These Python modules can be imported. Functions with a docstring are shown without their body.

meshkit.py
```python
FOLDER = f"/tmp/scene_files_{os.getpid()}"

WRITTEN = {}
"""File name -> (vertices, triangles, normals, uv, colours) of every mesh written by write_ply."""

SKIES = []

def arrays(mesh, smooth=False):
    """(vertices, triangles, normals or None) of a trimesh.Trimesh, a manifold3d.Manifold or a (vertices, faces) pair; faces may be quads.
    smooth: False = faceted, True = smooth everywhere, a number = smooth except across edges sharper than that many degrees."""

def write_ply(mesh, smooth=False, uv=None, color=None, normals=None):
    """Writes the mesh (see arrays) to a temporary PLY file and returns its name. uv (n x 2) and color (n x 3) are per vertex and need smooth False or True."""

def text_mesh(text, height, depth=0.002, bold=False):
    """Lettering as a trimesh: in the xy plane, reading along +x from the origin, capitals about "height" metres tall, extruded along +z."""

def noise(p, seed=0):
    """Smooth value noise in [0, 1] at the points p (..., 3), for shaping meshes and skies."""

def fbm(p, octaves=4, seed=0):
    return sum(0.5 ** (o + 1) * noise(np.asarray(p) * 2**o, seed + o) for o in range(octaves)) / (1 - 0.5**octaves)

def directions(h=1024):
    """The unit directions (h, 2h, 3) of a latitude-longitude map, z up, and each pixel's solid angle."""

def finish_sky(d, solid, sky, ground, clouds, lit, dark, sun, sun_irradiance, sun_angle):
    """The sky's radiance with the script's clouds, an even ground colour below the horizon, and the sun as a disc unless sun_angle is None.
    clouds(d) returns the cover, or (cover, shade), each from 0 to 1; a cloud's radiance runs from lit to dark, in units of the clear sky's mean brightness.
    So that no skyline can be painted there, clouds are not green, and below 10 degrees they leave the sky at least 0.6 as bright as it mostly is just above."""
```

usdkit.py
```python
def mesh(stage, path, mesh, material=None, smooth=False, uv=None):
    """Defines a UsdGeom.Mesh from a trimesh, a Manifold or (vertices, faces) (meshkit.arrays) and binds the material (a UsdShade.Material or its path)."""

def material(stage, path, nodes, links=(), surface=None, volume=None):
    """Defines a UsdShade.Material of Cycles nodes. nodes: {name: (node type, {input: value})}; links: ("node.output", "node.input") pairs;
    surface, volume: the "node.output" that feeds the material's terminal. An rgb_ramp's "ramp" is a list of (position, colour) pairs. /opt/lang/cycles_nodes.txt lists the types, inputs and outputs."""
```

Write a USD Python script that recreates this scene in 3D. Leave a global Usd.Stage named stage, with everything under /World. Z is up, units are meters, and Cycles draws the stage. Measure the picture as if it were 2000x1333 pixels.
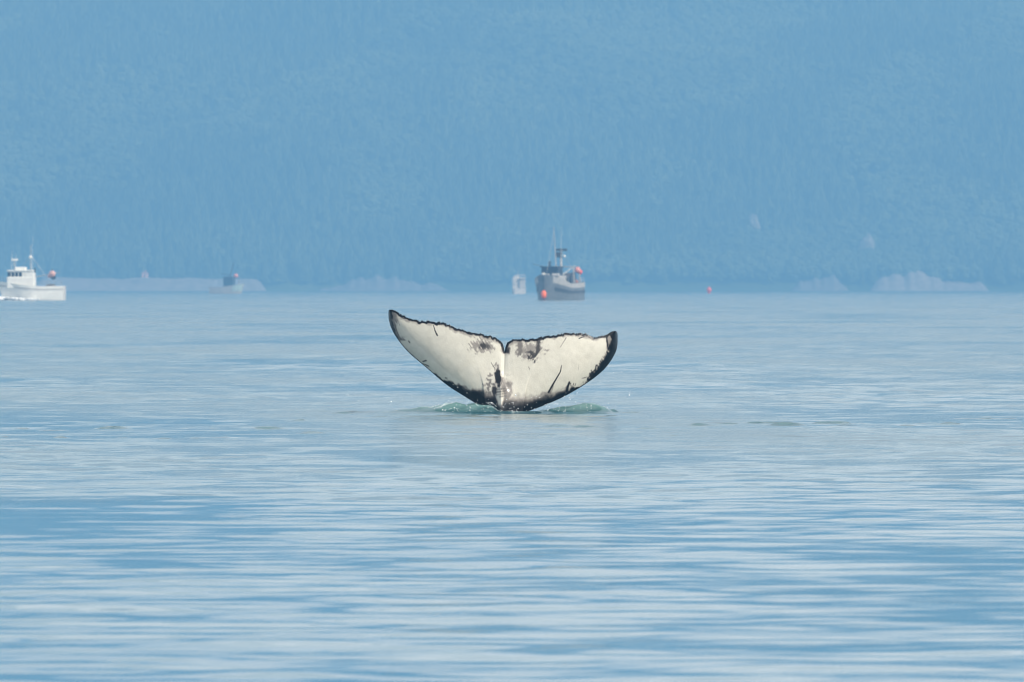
import math, random
import numpy as np, trimesh, usdkit, meshkit
from pxr import Usd, UsdGeom, UsdLux, UsdShade, Gf, Sdf, Vt
from scipy.spatial import cKDTree

stage = Usd.Stage.CreateInMemory()
UsdGeom.Xform.Define(stage, '/World')
T = Sdf.ValueTypeNames

# ------------------------------------------------------------------ camera, sky, sun, exposure
FPX, CX, HY = 33333.0, 1000.0, 562.0        # focal length in photo pixels, centre column, horizon row
EYE = 2.2859
cam = UsdGeom.Camera.Define(stage, '/World/camera')
cam.CreateHorizontalApertureAttr(36.0)
cam.CreateFocalLengthAttr(600.0)
cam.CreateFStopAttr(14.5)
cam.CreateFocusDistanceAttr(262.0)
cam.CreateClippingRangeAttr((1.0, 60000.0))
cam.AddTranslateOp().Set(Gf.Vec3d(0, 0, EYE))
cam.AddRotateXOp().Set(90.0 - math.degrees(math.atan((666.5 - HY) / FPX)))
cam.CreateExposureAttr(0.0)

SUN_EL, SUN_DIR = math.radians(36), np.array([0.80, -0.60])
SUN_DIR = SUN_DIR / np.linalg.norm(SUN_DIR)
sun_vec = np.array([*(SUN_DIR * math.cos(SUN_EL)), math.sin(SUN_EL)])
CLOUD = (13.9, 14.5, 15.0)
sky_mat = usdkit.material(stage, '/World/Looks/sky_look', {
    's': ('sky_texture', {'sky_type': 'single_scattering', 'sun_disc': False, 'sun_elevation': SUN_EL,
                          'sun_rotation': math.atan2(sun_vec[0], sun_vec[1]), 'altitude': 0.0,
                          'air_density': 1.0, 'aerosol_density': 1.2, 'ozone_density': 1.0}),
    # a thin, broken, sunlit cloud sheet, seen in perspective
    'tc': ('texture_coordinate', {}), 'x': ('separate_xyz', {}),
    'zz': ('math', {'math_type': 'maximum', 'value2': 0.0}), 'z1': ('math', {'math_type': 'add', 'value2': 0.06}),
    'cx': ('math', {'math_type': 'divide'}), 'cy': ('math', {'math_type': 'divide'}), 'cv': ('combine_xyz', {'z': 0.0}),
    'n': ('noise_texture', {'scale': 1.1, 'detail': 6.0, 'roughness': 0.55, 'distortion': 0.4}),
    'cov': ('map_range', {'from_min': 0.36, 'from_max': 0.62, 'to_min': 0.1, 'to_max': 0.8, 'clamp': True}),
    'mix': ('mix_color', {'b': CLOUD, 'use_clamp': False}),
    'b': ('background_shader', {'strength': 0.10})},
    [('tc.generated', 'x.vector'), ('x.z', 'zz.value1'), ('zz.value', 'z1.value1'), ('x.x', 'cx.value1'), ('z1.value', 'cx.value2'), ('x.y', 'cy.value1'), ('z1.value', 'cy.value2'),
     ('cx.value', 'cv.x'), ('cy.value', 'cv.y'), ('cv.vector', 'n.vector'), ('n.fac', 'cov.value'), ('cov.result', 'mix.fac'),
     ('s.color', 'mix.a'), ('mix.result', 'b.color')], surface='b.background')
dome = UsdLux.DomeLight.Define(stage, '/World/sky')
UsdShade.MaterialBindingAPI.Apply(dome.GetPrim()).Bind(sky_mat)
dome.GetPrim().SetCustomDataByKey('kind', 'structure')
sun = UsdLux.DistantLight.Define(stage, '/World/sun')
sun.CreateNormalizeAttr(True); sun.CreateIntensityAttr(1.08); sun.CreateAngleAttr(0.5)
sun.CreateColorAttr(Gf.Vec3f(1.0, 0.95, 0.87))
sun.AddRotateZOp().Set(math.degrees(math.atan2(sun_vec[1], sun_vec[0])) + 90)
sun.AddRotateXOp().Set(90 - math.degrees(SUN_EL))
HAZE_DENSITY, HAZE_COLOR = 0.000178, (0.155, 0.40, 0.725)

# ------------------------------------------------------------------ helpers
def X(px, d): return (px - CX) / FPX * d
def Z(py, d): return EYE - (py - HY) / FPX * d
def dist(py): return EYE * FPX / (py - HY)

used = {}
def numbered(parent, name):
    k = (parent, name); n = used.get(k, 0); used[k] = n + 1
    return f'{parent}/{name}' if n == 0 else f'{parent}/{name}_{n:03d}'
def tag(prim, label=None, cat=None, group=None, kind=None):
    for k, v in (('label', label), ('category', cat), ('group', group), ('kind', kind)):
        if v: prim.SetCustomDataByKey(k, v)
    return prim
def obj(name, mesh, mat, parent=None, smooth=30):
    path = numbered(str(parent.GetPath()) if parent else '/World', name)
    return usdkit.mesh(stage, path, mesh, mat, smooth=smooth).GetPrim()
def thing(name, label, cat, loc, rotz=0.0, group=None, scale=1.0):
    x = UsdGeom.Xform.Define(stage, numbered('/World', name))
    x.AddTranslateOp().Set(Gf.Vec3d(*map(float, loc))); x.AddRotateZOp().Set(float(rotz))
    if scale != 1.0: x.AddScaleOp().Set(Gf.Vec3f(scale))
    return tag(x.GetPrim(), label, cat, group)
cat_ = trimesh.util.concatenate
def box(cx, cy, cz, sx, sy, sz, ry=0.0, rz=0.0):
    m = trimesh.creation.box([sx, sy, sz])
    c = min(sx, sy, sz)
    if ry: m.apply_transform(trimesh.transformations.rotation_matrix(ry, [0, 1, 0]))
    if rz: m.apply_transform(trimesh.transformations.rotation_matrix(rz, [0, 0, 1]))
    m.apply_translation([cx, cy, cz]); return m
def tube(p, q, r0, r1=None, n=8):
    r1 = r0 if r1 is None else r1
    p, q = np.array(p, float), np.array(q, float); a = q - p; L = np.linalg.norm(a); a /= L
    u = np.cross(a, [0.3, 0.9, 0.2] if abs(a[2]) > .9 else [0, 0, 1]); u /= np.linalg.norm(u); w = np.cross(a, u)
    th = np.linspace(0, 2 * np.pi, n, endpoint=False)
    ring = np.cos(th)[:, None] * u + np.sin(th)[:, None] * w
    v = np.vstack([p + ring * r0, q + ring * r1, [p], [q]])
    f = []
    for i in range(n):
        j = (i + 1) % n
        f += [[i, j, n + j], [i, n + j, n + i], [2 * n, j, i], [2 * n + 1, n + i, n + j]]
    m = trimesh.Trimesh(v, f, process=False); m.fix_normals(); return m
def rounded(cx, cy, cz, sx, sy, sz, r=0.08):
    import manifold3d as m3
    s = m3.Manifold.sphere(r, 12)
    pts = [s.translate([cx + a * (sx / 2 - r), cy + b * (sy / 2 - r), cz + c * (sz / 2 - r)]) for a in (-1, 1) for b in (-1, 1) for c in (-1, 1)]
    h = m3.Manifold.batch_hull(pts).to_mesh()
    return trimesh.Trimesh(h.vert_properties[:, :3], h.tri_verts, process=False)
def ball(c, r, sz=1.0):
    m = trimesh.creation.icosphere(2, r); m.apply_scale([1, 1, sz]); m.apply_translation(c); return m

def mat(name, color, rough=0.5, spec=0.5, metal=0.0, var=0.15, scale=1.5):
    c = np.array(color)
    return usdkit.material(stage, f'/World/Looks/{name}', {
        'g': ('geometry', {}), 'n': ('noise_texture', {'scale': scale, 'detail': 4.0}),
        'r': ('rgb_ramp', {'ramp': [(0.3, tuple(c * (1 - var))), (0.7, tuple(np.minimum(c * (1 + var), 0.9)))]}),
        'p': ('principled_bsdf', {'roughness': rough, 'specular_ior_level': spec, 'metallic': metal})},
        [('g.position', 'n.vector'), ('n.fac', 'r.fac'), ('r.color', 'p.base_color')], surface='p.BSDF')
M = dict(
    white=mat('white_paint', (0.86, 0.85, 0.80), 0.35, var=0.06),
    offwhite=mat('weathered_white', (0.55, 0.54, 0.52), 0.5, var=0.15),
    grey=mat('grey_hull_paint', (0.13, 0.145, 0.155), 0.45, var=0.15),
    palegrey=mat('pale_grey_paint', (0.40, 0.395, 0.38), 0.5, var=0.12),
    dark=mat('dark_blue_paint', (0.02, 0.028, 0.04), 0.4, var=0.2),
    window=mat('dark_glass', (0.01, 0.013, 0.016), 0.08, var=0.05),
    steel=mat('galvanised_steel', (0.42, 0.43, 0.43), 0.4, var=0.12),
    darksteel=mat('dark_steel', (0.05, 0.055, 0.06), 0.5, var=0.2),
    orange=mat('orange_float', (0.95, 0.14, 0.004), 0.4, var=0.06),
    red=mat('faded_red_float', (0.72, 0.10, 0.075), 0.45, var=0.1),
    pink=mat('sun_bleached_float', (0.68, 0.27, 0.22), 0.5, var=0.1),
    palepink=mat('chalky_pink_float', (0.62, 0.36, 0.32), 0.6, var=0.2, scale=3),
    net=mat('net_web', (0.10, 0.085, 0.075), 0.9, var=0.3, scale=6),
    foam=mat('foam', (0.85, 0.87, 0.88), 0.7, var=0.03),
    teal=mat('teal_paint', (0.42, 0.55, 0.52), 0.5, var=0.1),
    rust=mat('rust_roof', (0.34, 0.16, 0.11), 0.8, var=0.2),
    gravel=mat('pale_gravel', (0.19, 0.175, 0.16), 0.95, var=0.3, scale=0.25),
    silt=mat('dark_gravel', (0.12, 0.115, 0.11), 0.95, var=0.3, scale=0.25),
    rock=mat('pale_rock', (0.16, 0.155, 0.145), 0.95, var=0.25, scale=0.4),
)

# ------------------------------------------------------------------ water
WD = 311.0                                  # distance of the whale
water_mat = usdkit.material(stage, '/World/Looks/water_look', {
    'g': ('geometry', {}),
    'sep': ('separate_xyz', {}),
    # wind streaks: where the fine ripple is strong or weak
    'map1': ('mapping', {'scale': (0.055, 0.011, 1.0)}), 'patch': ('noise_texture', {'scale': 1.0, 'detail': 5.0, 'roughness': 0.6}),
    'pr': ('map_range', {'from_min': 0.38, 'from_max': 0.62, 'to_min': 0.35, 'to_max': 1.25, 'clamp': True}),
    'rpl': ('attribute', {'attribute': 'ripple'}), 'pm': ('math', {'math_type': 'multiply'}),
    'pa': ('math', {'math_type': 'multiply', 'value2': 1.3}), 'pq': ('math', {'math_type': 'multiply', 'value2': 0.45}), 'ps': ('math', {'math_type': 'sqrt'}), 'pmax': ('math', {'math_type': 'maximum'}),
    'air': ('attribute', {'attribute': 'aerated'}), 'body': ('mix_color', {'a': (0.012, 0.07, 0.09), 'b': (0.165, 0.29, 0.27)}),
    'map2': ('mapping', {'scale': (0.9, 0.45, 1.0)}), 'rip': ('noise_texture', {'scale': 1.0, 'detail': 5.0, 'roughness': 0.55}),
    'sub': ('vector_math', {'math_type': 'subtract', 'vector2': (0.5, 0.5, 0.5)}),
    'flat': ('vector_math', {'math_type': 'multiply', 'vector2': (6.0, 8.0, 0.0)}),
    'amp': ('vector_math', {'math_type': 'scale'}),
    'add': ('vector_math', {'math_type': 'add'}), 'nrm': ('vector_math', {'math_type': 'normalize'}),
    'foam': ('attribute', {'attribute': 'foam'}),
    'fn': ('noise_texture', {'scale': 9.0, 'detail': 5.0, 'roughness': 0.65}),
    'fm': ('math', {'math_type': 'multiply_add', 'value2': 1.6, 'value3': -0.8}),
    'fa': ('math', {'math_type': 'add'}), 'fc': ('map_range', {'from_min': 0.52, 'from_max': 0.95, 'to_min': 0.0, 'to_max': 0.85, 'clamp': True}),
    'col': ('mix_color', {'b': (0.75, 0.80, 0.80)}),
    'ro': ('map_range', {'from_min': 0.0, 'from_max': 1.0, 'to_min': 0.03, 'to_max': 0.6}),
    'p': ('principled_bsdf', {'distribution': 'multi_ggx', 'ior': 1.333, 'specular_ior_level': 0.5})},
    [('g.position', 'map1.vector'), ('map1.vector', 'patch.vector'), ('patch.fac', 'pr.value'),
     ('g.position', 'map2.vector'), ('map2.vector', 'rip.vector'), ('rip.color', 'sub.vector1'), ('sub.vector', 'flat.vector1'),
     ('flat.vector', 'amp.vector1'), ('pr.result', 'pm.value1'), ('rpl.fac', 'pm.value2'), ('pm.value', 'pa.value1'), ('pa.value', 'amp.scale'), ('pm.value', 'pq.value1'), ('pq.value', 'ps.value1'), ('ps.value', 'pmax.value1'), ('ro.result', 'pmax.value2'), ('pmax.value', 'p.roughness'), ('air.fac', 'body.fac'), ('body.result', 'col.a'), ('g.normal', 'add.vector1'), ('amp.vector', 'add.vector2'),
     ('add.vector', 'nrm.vector1'), ('nrm.vector', 'p.normal'),
     ('g.position', 'fn.vector'), ('fn.fac', 'fm.value1'), ('fm.value', 'fa.value1'), ('foam.fac', 'fa.value2'), ('fa.value', 'fc.value'),
     ('fc.result', 'col.fac'), ('col.result', 'p.base_color'), ('fc.result', 'ro.value'),], surface='p.BSDF')

def smoothstep(a, b, x):
    t = np.clip((x - a) / (b - a), 0, 1); return t * t * (3 - 2 * t)

def wave_rows():
    d, rows = 70.0, []
    while d < 4000:
        rows.append(d)
        if d < 200: d += 0.11
        elif d < 250: d += 0.16
        elif d < 314: d += 0.065
        else: d += 0.3 + 2.2 * (d - 314) / 586
    rows.append(4000.0)
    return np.array(rows)

def water():
    rows = wave_rows(); nc = 261
    u = np.linspace(-1, 1, nc)
    Y = np.repeat(rows[:, None], nc, 1)
    XX = u[None] * (0.034 * rows[:, None] + 1.5)
    rng = np.random.default_rng(5)
    spacing = np.maximum(np.gradient(rows)[:, None], (2 * (0.034 * rows + 1.5) / nc)[:, None])
    H = np.zeros_like(Y)
    n = 110
    lam = np.exp(rng.uniform(np.log(0.42), np.log(5.2), n))
    ang = rng.normal(0, 1.0, n) + np.pi / 2
    ph = rng.uniform(0, 2 * np.pi, n)
    slope = 0.0138 * math.sqrt(2.0 / n) * np.where(lam < 0.9, 0.62, 1.0)
    lost = np.zeros_like(Y)
    for l, a, p, s in zip(lam, ang, ph, slope):
        k = 2 * np.pi / l
        fade = smoothstep(2.2, 4.0, l / spacing)
        lost += (1 - fade ** 2) * s * s / 2
        H += fade * (s / k) * np.sin(k * (np.cos(a) * XX + np.sin(a) * Y) + p)
    # calmer and livelier patches
    P = np.stack([XX * 0.16, Y * 0.035, np.zeros_like(Y)], -1)
    patch = 0.35 + 1.5 * smoothstep(0.3, 0.7, meshkit.fbm(P, 3, 7))
    # fine ripple too small for the mesh: its slope, stronger on the breezy belt and far out
    belt = smoothstep(172, 204, Y + 30 * (meshkit.fbm(P * [1.2, 2, 1], 3, 17) - .5))
    H *= patch * (1 + 0.75 * belt)
    ripple = 0.007 + 0.0205 * belt + 0.8 * np.sqrt(lost)
    ripple += 0.03 * smoothstep(225, 260, Y) * (1 - smoothstep(311, 330, Y)) * (1 - smoothstep(3.0, 5.5, np.abs(XX)))
    aer = np.zeros_like(Y)
    foam = np.zeros_like(Y)
    # water heaved up round the fluke
    def hump(x0, x1, rise, top, fall, h, y0, wy, seed):
        xs = np.array([x0, rise, top, fall, x1]); hs = np.array([0, .55, 1, .8, 0]) * h
        prof = np.interp(XX, xs, hs)
        nz = meshkit.fbm(np.stack([XX * 2.2, Y * 2.2, 0 * Y], -1), 3, seed)
        yy = (Y - y0 - 0.25 * (nz - .5)) / wy
        n5 = meshkit.fbm(np.stack([XX * 6, Y * 5, 0 * Y], -1), 3, seed + 30) - .5
        return prof * (0.72 + 0.45 * nz + 0.85 * n5) * np.exp(-yy ** 2)
    near = (np.abs(Y - WD) < 6)
    r = np.where(near.any(1))[0]; sl = slice(r[0], r[-1] + 1)
    Xb, Yb = XX, Y
    XX, Y = Xb[sl], Yb[sl]
    h1 = hump(X(715, WD), X(990, WD), X(835, WD), X(925, WD), X(955, WD), 0.2, WD - 0.15, 0.34, 3)
    h2 = hump(X(1035, WD), X(1200, WD), X(1080, WD), X(1140, WD), X(1174, WD), 0.2, WD - 0.15, 0.34, 4)
    h3 = hump(X(925, WD), X(1075, WD), X(950, WD), X(985, WD), X(1040, WD), 0.045, WD - 0.62, 0.18, 9)
    H[sl] += h1 + h2 + h3
    fz = meshkit.fbm(np.stack([XX * 3.0, Y * 3.0, 0 * Y], -1), 3, 12)
    foam[sl] = np.clip(h3 * 14, 0, .8) + np.clip((h1 + h2) * 5, 0, .75) * smoothstep(.5, .68, fz)
    aer[sl] = np.clip((h1 + h2 + h3) * 7, 0, 1) * (0.45 + 0.75 * meshkit.fbm(np.stack([XX * 4, Y * 4, 0 * Y], -1), 3, 66))
    XX, Y = Xb, Yb
    # short steep wavelets that run out from the whale
    def wavelet(px0, px1, py, h, seed):
        d = dist(py); lo, hi = np.searchsorted(rows, [d - 2.5, d + 2.5]); s = slice(lo, hi)
        x, y = XX[s], Y[s]; xm, hw = (X(px0, d) + X(px1, d)) / 2, (X(px1, d) - X(px0, d)) / 2
        t = np.clip((x - xm) / hw, -1, 1)
        nz = meshkit.fbm(np.stack([x * 2.6, 0 * x + seed, 0 * x], -1), 4, seed)
        yy = (y - d - 0.9 * (nz - .5) - 0.15 * t * t)
        env = (np.abs(x - xm) < hw) * (1 - t * t) * np.clip(4.0 * nz - 1.35, 0, 1.3)
        aer[s] = np.maximum(aer[s], 0.3 * np.clip(env, 0, 1) * np.exp(-(yy / .3) ** 2))
        h = h * 0.8
        H[s] += h * env * np.where(yy < 0, np.exp(-(yy / 0.07) ** 2), np.exp(-(yy / 0.5) ** 2))
    for w in ((600, 655, 803, .045, 1), (640, 700, 808, .05, 2), (690, 800, 811, .03, 3), (1170, 1212, 806, .07, 4), (1200, 1262, 807, .03, 5),
              (1100, 1170, 835, .035, 6), (1180, 1205, 812, .03, 16), (1320, 1490, 830, .045, 7), (1480, 1580, 831, .05, 8), (1630, 1720, 831, .04, 9), (1760, 1900, 829, .035, 10),
              (1850, 2000, 818, .03, 11), (20, 60, 838, .035, 12), (180, 260, 837, .04, 13), (340, 430, 838, .045, 14), (270, 310, 838, .03, 15),
              (100, 135, 856, .03, 17), (150, 190, 856, .04, 18), (230, 275, 856, .035, 19), (395, 450, 855, .035, 20), (0, 20, 854, .03, 21),
              (450, 540, 842, .02, 22), (1010, 1080, 836, .02, 23), (720, 800, 815, .035, 31), (640, 760, 806, .03, 32), (1290, 1420, 832, .045, 33), (1400, 1560, 827, .035, 34), (1560, 1700, 828, .04, 35), (1700, 1800, 832, .035, 36), (1130, 1190, 809, .05, 37), (1050, 1130, 834, .03, 38), (850, 960, 818, .03, 39), (480, 560, 838, .035, 40), (560, 640, 846, .03, 41), (60, 130, 841, .035, 42), (300, 400, 858, .03, 43), (1000, 1100, 850, .025, 44), (1250, 1400, 852, .025, 45), (560, 600, 822, .03, 24), (900, 985, 813, .03, 25), (1230, 1300, 838, .02, 26)):
        wavelet(*w)
    edge = np.minimum(smoothstep(70, 74, Y), 1 - smoothstep(3000, 3900, Y)) * (1 - smoothstep(0.975, 0.998, np.abs(u))[None])
    H *= edge
    v = np.stack([XX, Y, H], -1).reshape(-1, 3)
    nr = len(rows)
    idx = np.arange(nr * nc).reshape(nr, nc)
    q = np.stack([idx[:-1, :-1], idx[:-1, 1:], idx[1:, 1:], idx[1:, :-1]], -1).reshape(-1, 4)
    # the flat rest of the sound, edge to edge with the rippled part
    ex = []
    vs = [v]; fs = [q]; base = len(v)
    def quad(pts):
        nonlocal base
        vs.append(np.array(pts, float)); fs.append(np.array([[base, base + 1, base + 2, base + 3]])); base += 4
    w0, w1 = 0.034 * 70 + 1.5, 0.034 * 4000 + 1.5
    FX, NY, FY = 4200.0, -1500.0, 11200.0
    quad([(-w0, NY, 0), (w0, NY, 0), (w0, 70, 0), (-w0, 70, 0)])
    quad([(-FX, NY, 0), (-w0, NY, 0), (-w0, 70, 0), (-FX, 70, 0)])
    quad([(w0, NY, 0), (FX, NY, 0), (FX, 70, 0), (w0, 70, 0)])
    quad([(-FX, 70, 0), (-w0, 70, 0), (-w1, 4000, 0), (-FX, 4000, 0)])
    quad([(w0, 70, 0), (FX, 70, 0), (FX, 4000, 0), (w1, 4000, 0)])
    for y0, y1 in ((4000, 6000), (6000, FY)):
        for x0, x1 in ((-FX, -w1), (-w1, w1), (w1, FX)):
            quad([(x0, y0, 0), (x1, y0, 0), (x1, y1, 0), (x0, y1, 0)])
    V = np.vstack(vs); F = np.vstack(fs)
    p = usdkit.mesh(stage, '/World/water', (V, F), water_mat, smooth=True)
    fo = np.zeros(len(V), np.float32); fo[:nr * nc] = np.clip(foam, 0, 1).ravel()
    UsdGeom.PrimvarsAPI(p).CreatePrimvar('foam', T.FloatArray, 'vertex').Set(Vt.FloatArray.FromNumpy(fo))
    for nm, a_, far in (('ripple', ripple, 0.035), ('aerated', aer, 0.0)):
        w_ = np.full(len(V), far, np.float32); w_[:nr * nc] = a_.ravel()
        UsdGeom.PrimvarsAPI(p).CreatePrimvar(nm, T.FloatArray, 'vertex').Set(Vt.FloatArray.FromNumpy(w_))
    tag(p.GetPrim(), 'calm rippled blue sea with pale streaks', None, None, 'structure')
water()

# ------------------------------------------------------------------ wooded hillside on the far shore
SHORE = 11000.0
def ground(x, y):
    x, y = np.asarray(x, float), np.asarray(y, float)
    t = np.clip((y - SHORE) / 1450, -0.2, 1.6)
    n1 = meshkit.fbm(np.stack([x / 260, y / 420, 0 * x], -1), 4, 21) - .5
    n2 = meshkit.fbm(np.stack([x / 70, y / 150, 0 * x], -1), 3, 22) - .5
    h = 335 * (1 - (1 - np.clip(t, 0, 1)) ** 1.35) + 125 * n1 * np.clip(t * 5, 0, 1) + 18 * n2 * np.clip(t * 8, 0, 1)
    h -= 40 * np.clip(t - 1, 0, 1)
    h *= 1 - 0.12 * smoothstep(500, 3000, np.abs(x))
    return np.where(y < SHORE, -3 - 0.05 * (SHORE - y), np.clip(h - 1.5 + 4 * np.clip((y - SHORE) / 10, 0, 1), -3, 365))
def hills():
    xs = np.unique(np.concatenate([np.linspace(-4000, -600, 60), np.linspace(-600, 600, 150), np.linspace(600, 4000, 60)]))
    ys = np.unique(np.concatenate([np.linspace(10900, 10999, 6), np.linspace(11000, 12100, 110), np.linspace(12100, 13800, 50)]))
    gx, gy = np.meshgrid(xs, ys)
    z = ground(gx, gy)
    z[-1] = -2.5
    v = np.stack([gx, gy, z], -1).reshape(-1, 3); idx = np.arange(len(v)).reshape(gx.shape)
    q = np.stack([idx[:-1, :-1], idx[:-1, 1:], idx[1:, 1:], idx[1:, :-1]], -1).reshape(-1, 4)
    m = usdkit.material(stage, '/World/Looks/hill_floor', {
        'g': ('geometry', {}), 'n': ('noise_texture', {'scale': 0.012, 'detail': 5.0}),
        'r': ('rgb_ramp', {'ramp': [(0.35, (0.03, 0.05, 0.02)), (0.55, (0.06, 0.09, 0.035)), (0.72, (0.09, 0.12, 0.05))]}),
        'p': ('principled_bsdf', {'roughness': 0.95, 'specular_ior_level': 0.1})},
        [('g.position', 'n.vector'), ('n.fac', 'r.fac'), ('r.color', 'p.base_color')], surface='p.BSDF')
    tag(usdkit.mesh(stage, '/World/hills', (v, q), m, smooth=True).GetPrim(), 'steep wooded hillside rising from the far shore', None, None, 'structure')
hills()

def conifer(seed):
    rng = np.random.default_rng(seed); vs, fs, b = [], [], 0
    n, tiers = 7, 7
    for k in range(tiers):
        z0 = 0.10 + 0.86 * k / tiers; z1 = min(z0 + 0.30, 1.0)
        r = 0.17 * (1 - k / tiers) ** 0.85 + 0.015
        th = np.linspace(0, 2 * np.pi, n, endpoint=False) + rng.uniform(0, 1)
        rr = r * rng.uniform(0.55, 1.25, n)
        ring = np.stack([np.cos(th) * rr, np.sin(th) * rr, z0 + rng.uniform(-.03, .03, n)], 1)
        vs += [ring, [[rng.normal(0, .006), rng.normal(0, .006), z1]]]
        fs += [[b + i, b + (i + 1) % n, b + n] for i in range(n)]; b += n + 1
    t = tube((0, 0, -.05), (0, 0, .3), .018, .012, 5)
    fs += (t.faces + b).tolist(); vs.append(t.vertices)
    return np.vstack(vs), np.array(fs)
def broadleaf(seed):
    rng = np.random.default_rng(seed); ms = []
    for k in range(7):
        m = trimesh.creation.icosphere(1, rng.uniform(.13, .22))
        m.vertices *= rng.uniform(.75, 1.2, (len(m.vertices), 1))
        m.apply_translation([rng.normal(0, .13), rng.normal(0, .13), rng.uniform(.38, .85)]); ms.append(m)
    ms.append(tube((0, 0, -.05), (0, 0, .5), .03, .02, 5))
    m = cat_(ms); return m.vertices, m.faces
def leaf_mat(name, lo, hi):
    return usdkit.material(stage, f'/World/Looks/{name}', {
        'g': ('geometry', {}), 'n': ('noise_texture', {'scale': 0.006, 'detail': 4.0, 'roughness': 0.6}), 'o': ('object_info', {}),
        'mx': ('math', {'math_type': 'multiply_add', 'value2': 0.75, 'value3': 0.0}), 'ad': ('math', {'math_type': 'multiply_add', 'value2': 0.25}),
        'r': ('rgb_ramp', {'ramp': [(0.3, lo), (0.72, hi)]}),
        'p': ('principled_bsdf', {'roughness': 0.8, 'specular_ior_level': 0.2})},
        [('g.position', 'n.vector'), ('n.fac', 'mx.value1'), ('o.random', 'ad.value1'), ('mx.value', 'ad.value3'), ('ad.value', 'r.fac'), ('r.color', 'p.base_color')], surface='p.BSDF')
def forest():
    rng = np.random.default_rng(11)
    n = 66000
    x = rng.uniform(-520, 520, n); y = SHORE + 8 + 1500 * rng.uniform(0, 1, n) ** 1.1
    clear = meshkit.fbm(np.stack([x / 90, y / 140, 0 * x], -1), 3, 40)
    keep = clear < 0.95
    x, y, clear = x[keep], y[keep], clear[keep]
    z = ground(x, y)
    leafy = (clear + rng.normal(0, .06, len(x)) > 0.57)
    pi = UsdGeom.PointInstancer.Define(stage, '/World/forest')
    kinds = [('conifer', conifer(1), 0), ('conifer_001', conifer(2), 0), ('conifer_002', conifer(3), 0), ('broadleaf_tree', broadleaf(4), 1), ('broadleaf_tree_001', broadleaf(5), 1)]
    mats = [leaf_mat('conifer_needles', (0.022, 0.036, 0.018), (0.065, 0.092, 0.04)), leaf_mat('broadleaf_leaves', (0.035, 0.055, 0.022), (0.085, 0.115, 0.05))]
    for name, (v, f), k in kinds:
        path = f'/World/forest/{name}'
        usdkit.mesh(stage, path, (v, f), mats[k], smooth=False)
        pi.GetPrototypesRel().AddTarget(path)
    ids = np.where(leafy, 3 + rng.integers(0, 2, len(x)), rng.integers(0, 3, len(x))).astype(np.int32)
    hgt = np.where(leafy, rng.uniform(8, 14, len(x)), rng.uniform(11, 21, len(x)))
    wid = np.where(leafy, hgt, hgt * rng.uniform(1.1, 1.7, len(x)))
    a = rng.uniform(0, np.pi, len(x))
    pi.CreateProtoIndicesAttr(Vt.IntArray.FromNumpy(ids))
    pi.CreatePositionsAttr(Vt.Vec3fArray.FromNumpy(np.stack([x, y, z - .5], 1).astype(np.float32)))
    pi.CreateScalesAttr(Vt.Vec3fArray.FromNumpy(np.stack([wid, wid, hgt], 1).astype(np.float32)))
    pi.CreateOrientationsAttr(Vt.QuathArray([Gf.Quath(float(np.cos(t)), 0, 0, float(np.sin(t))) for t in a]))
    tag(pi.GetPrim(), 'hazy far-off forest covering the hillside behind the boats', 'forest', None, 'stuff')
forest()

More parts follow.
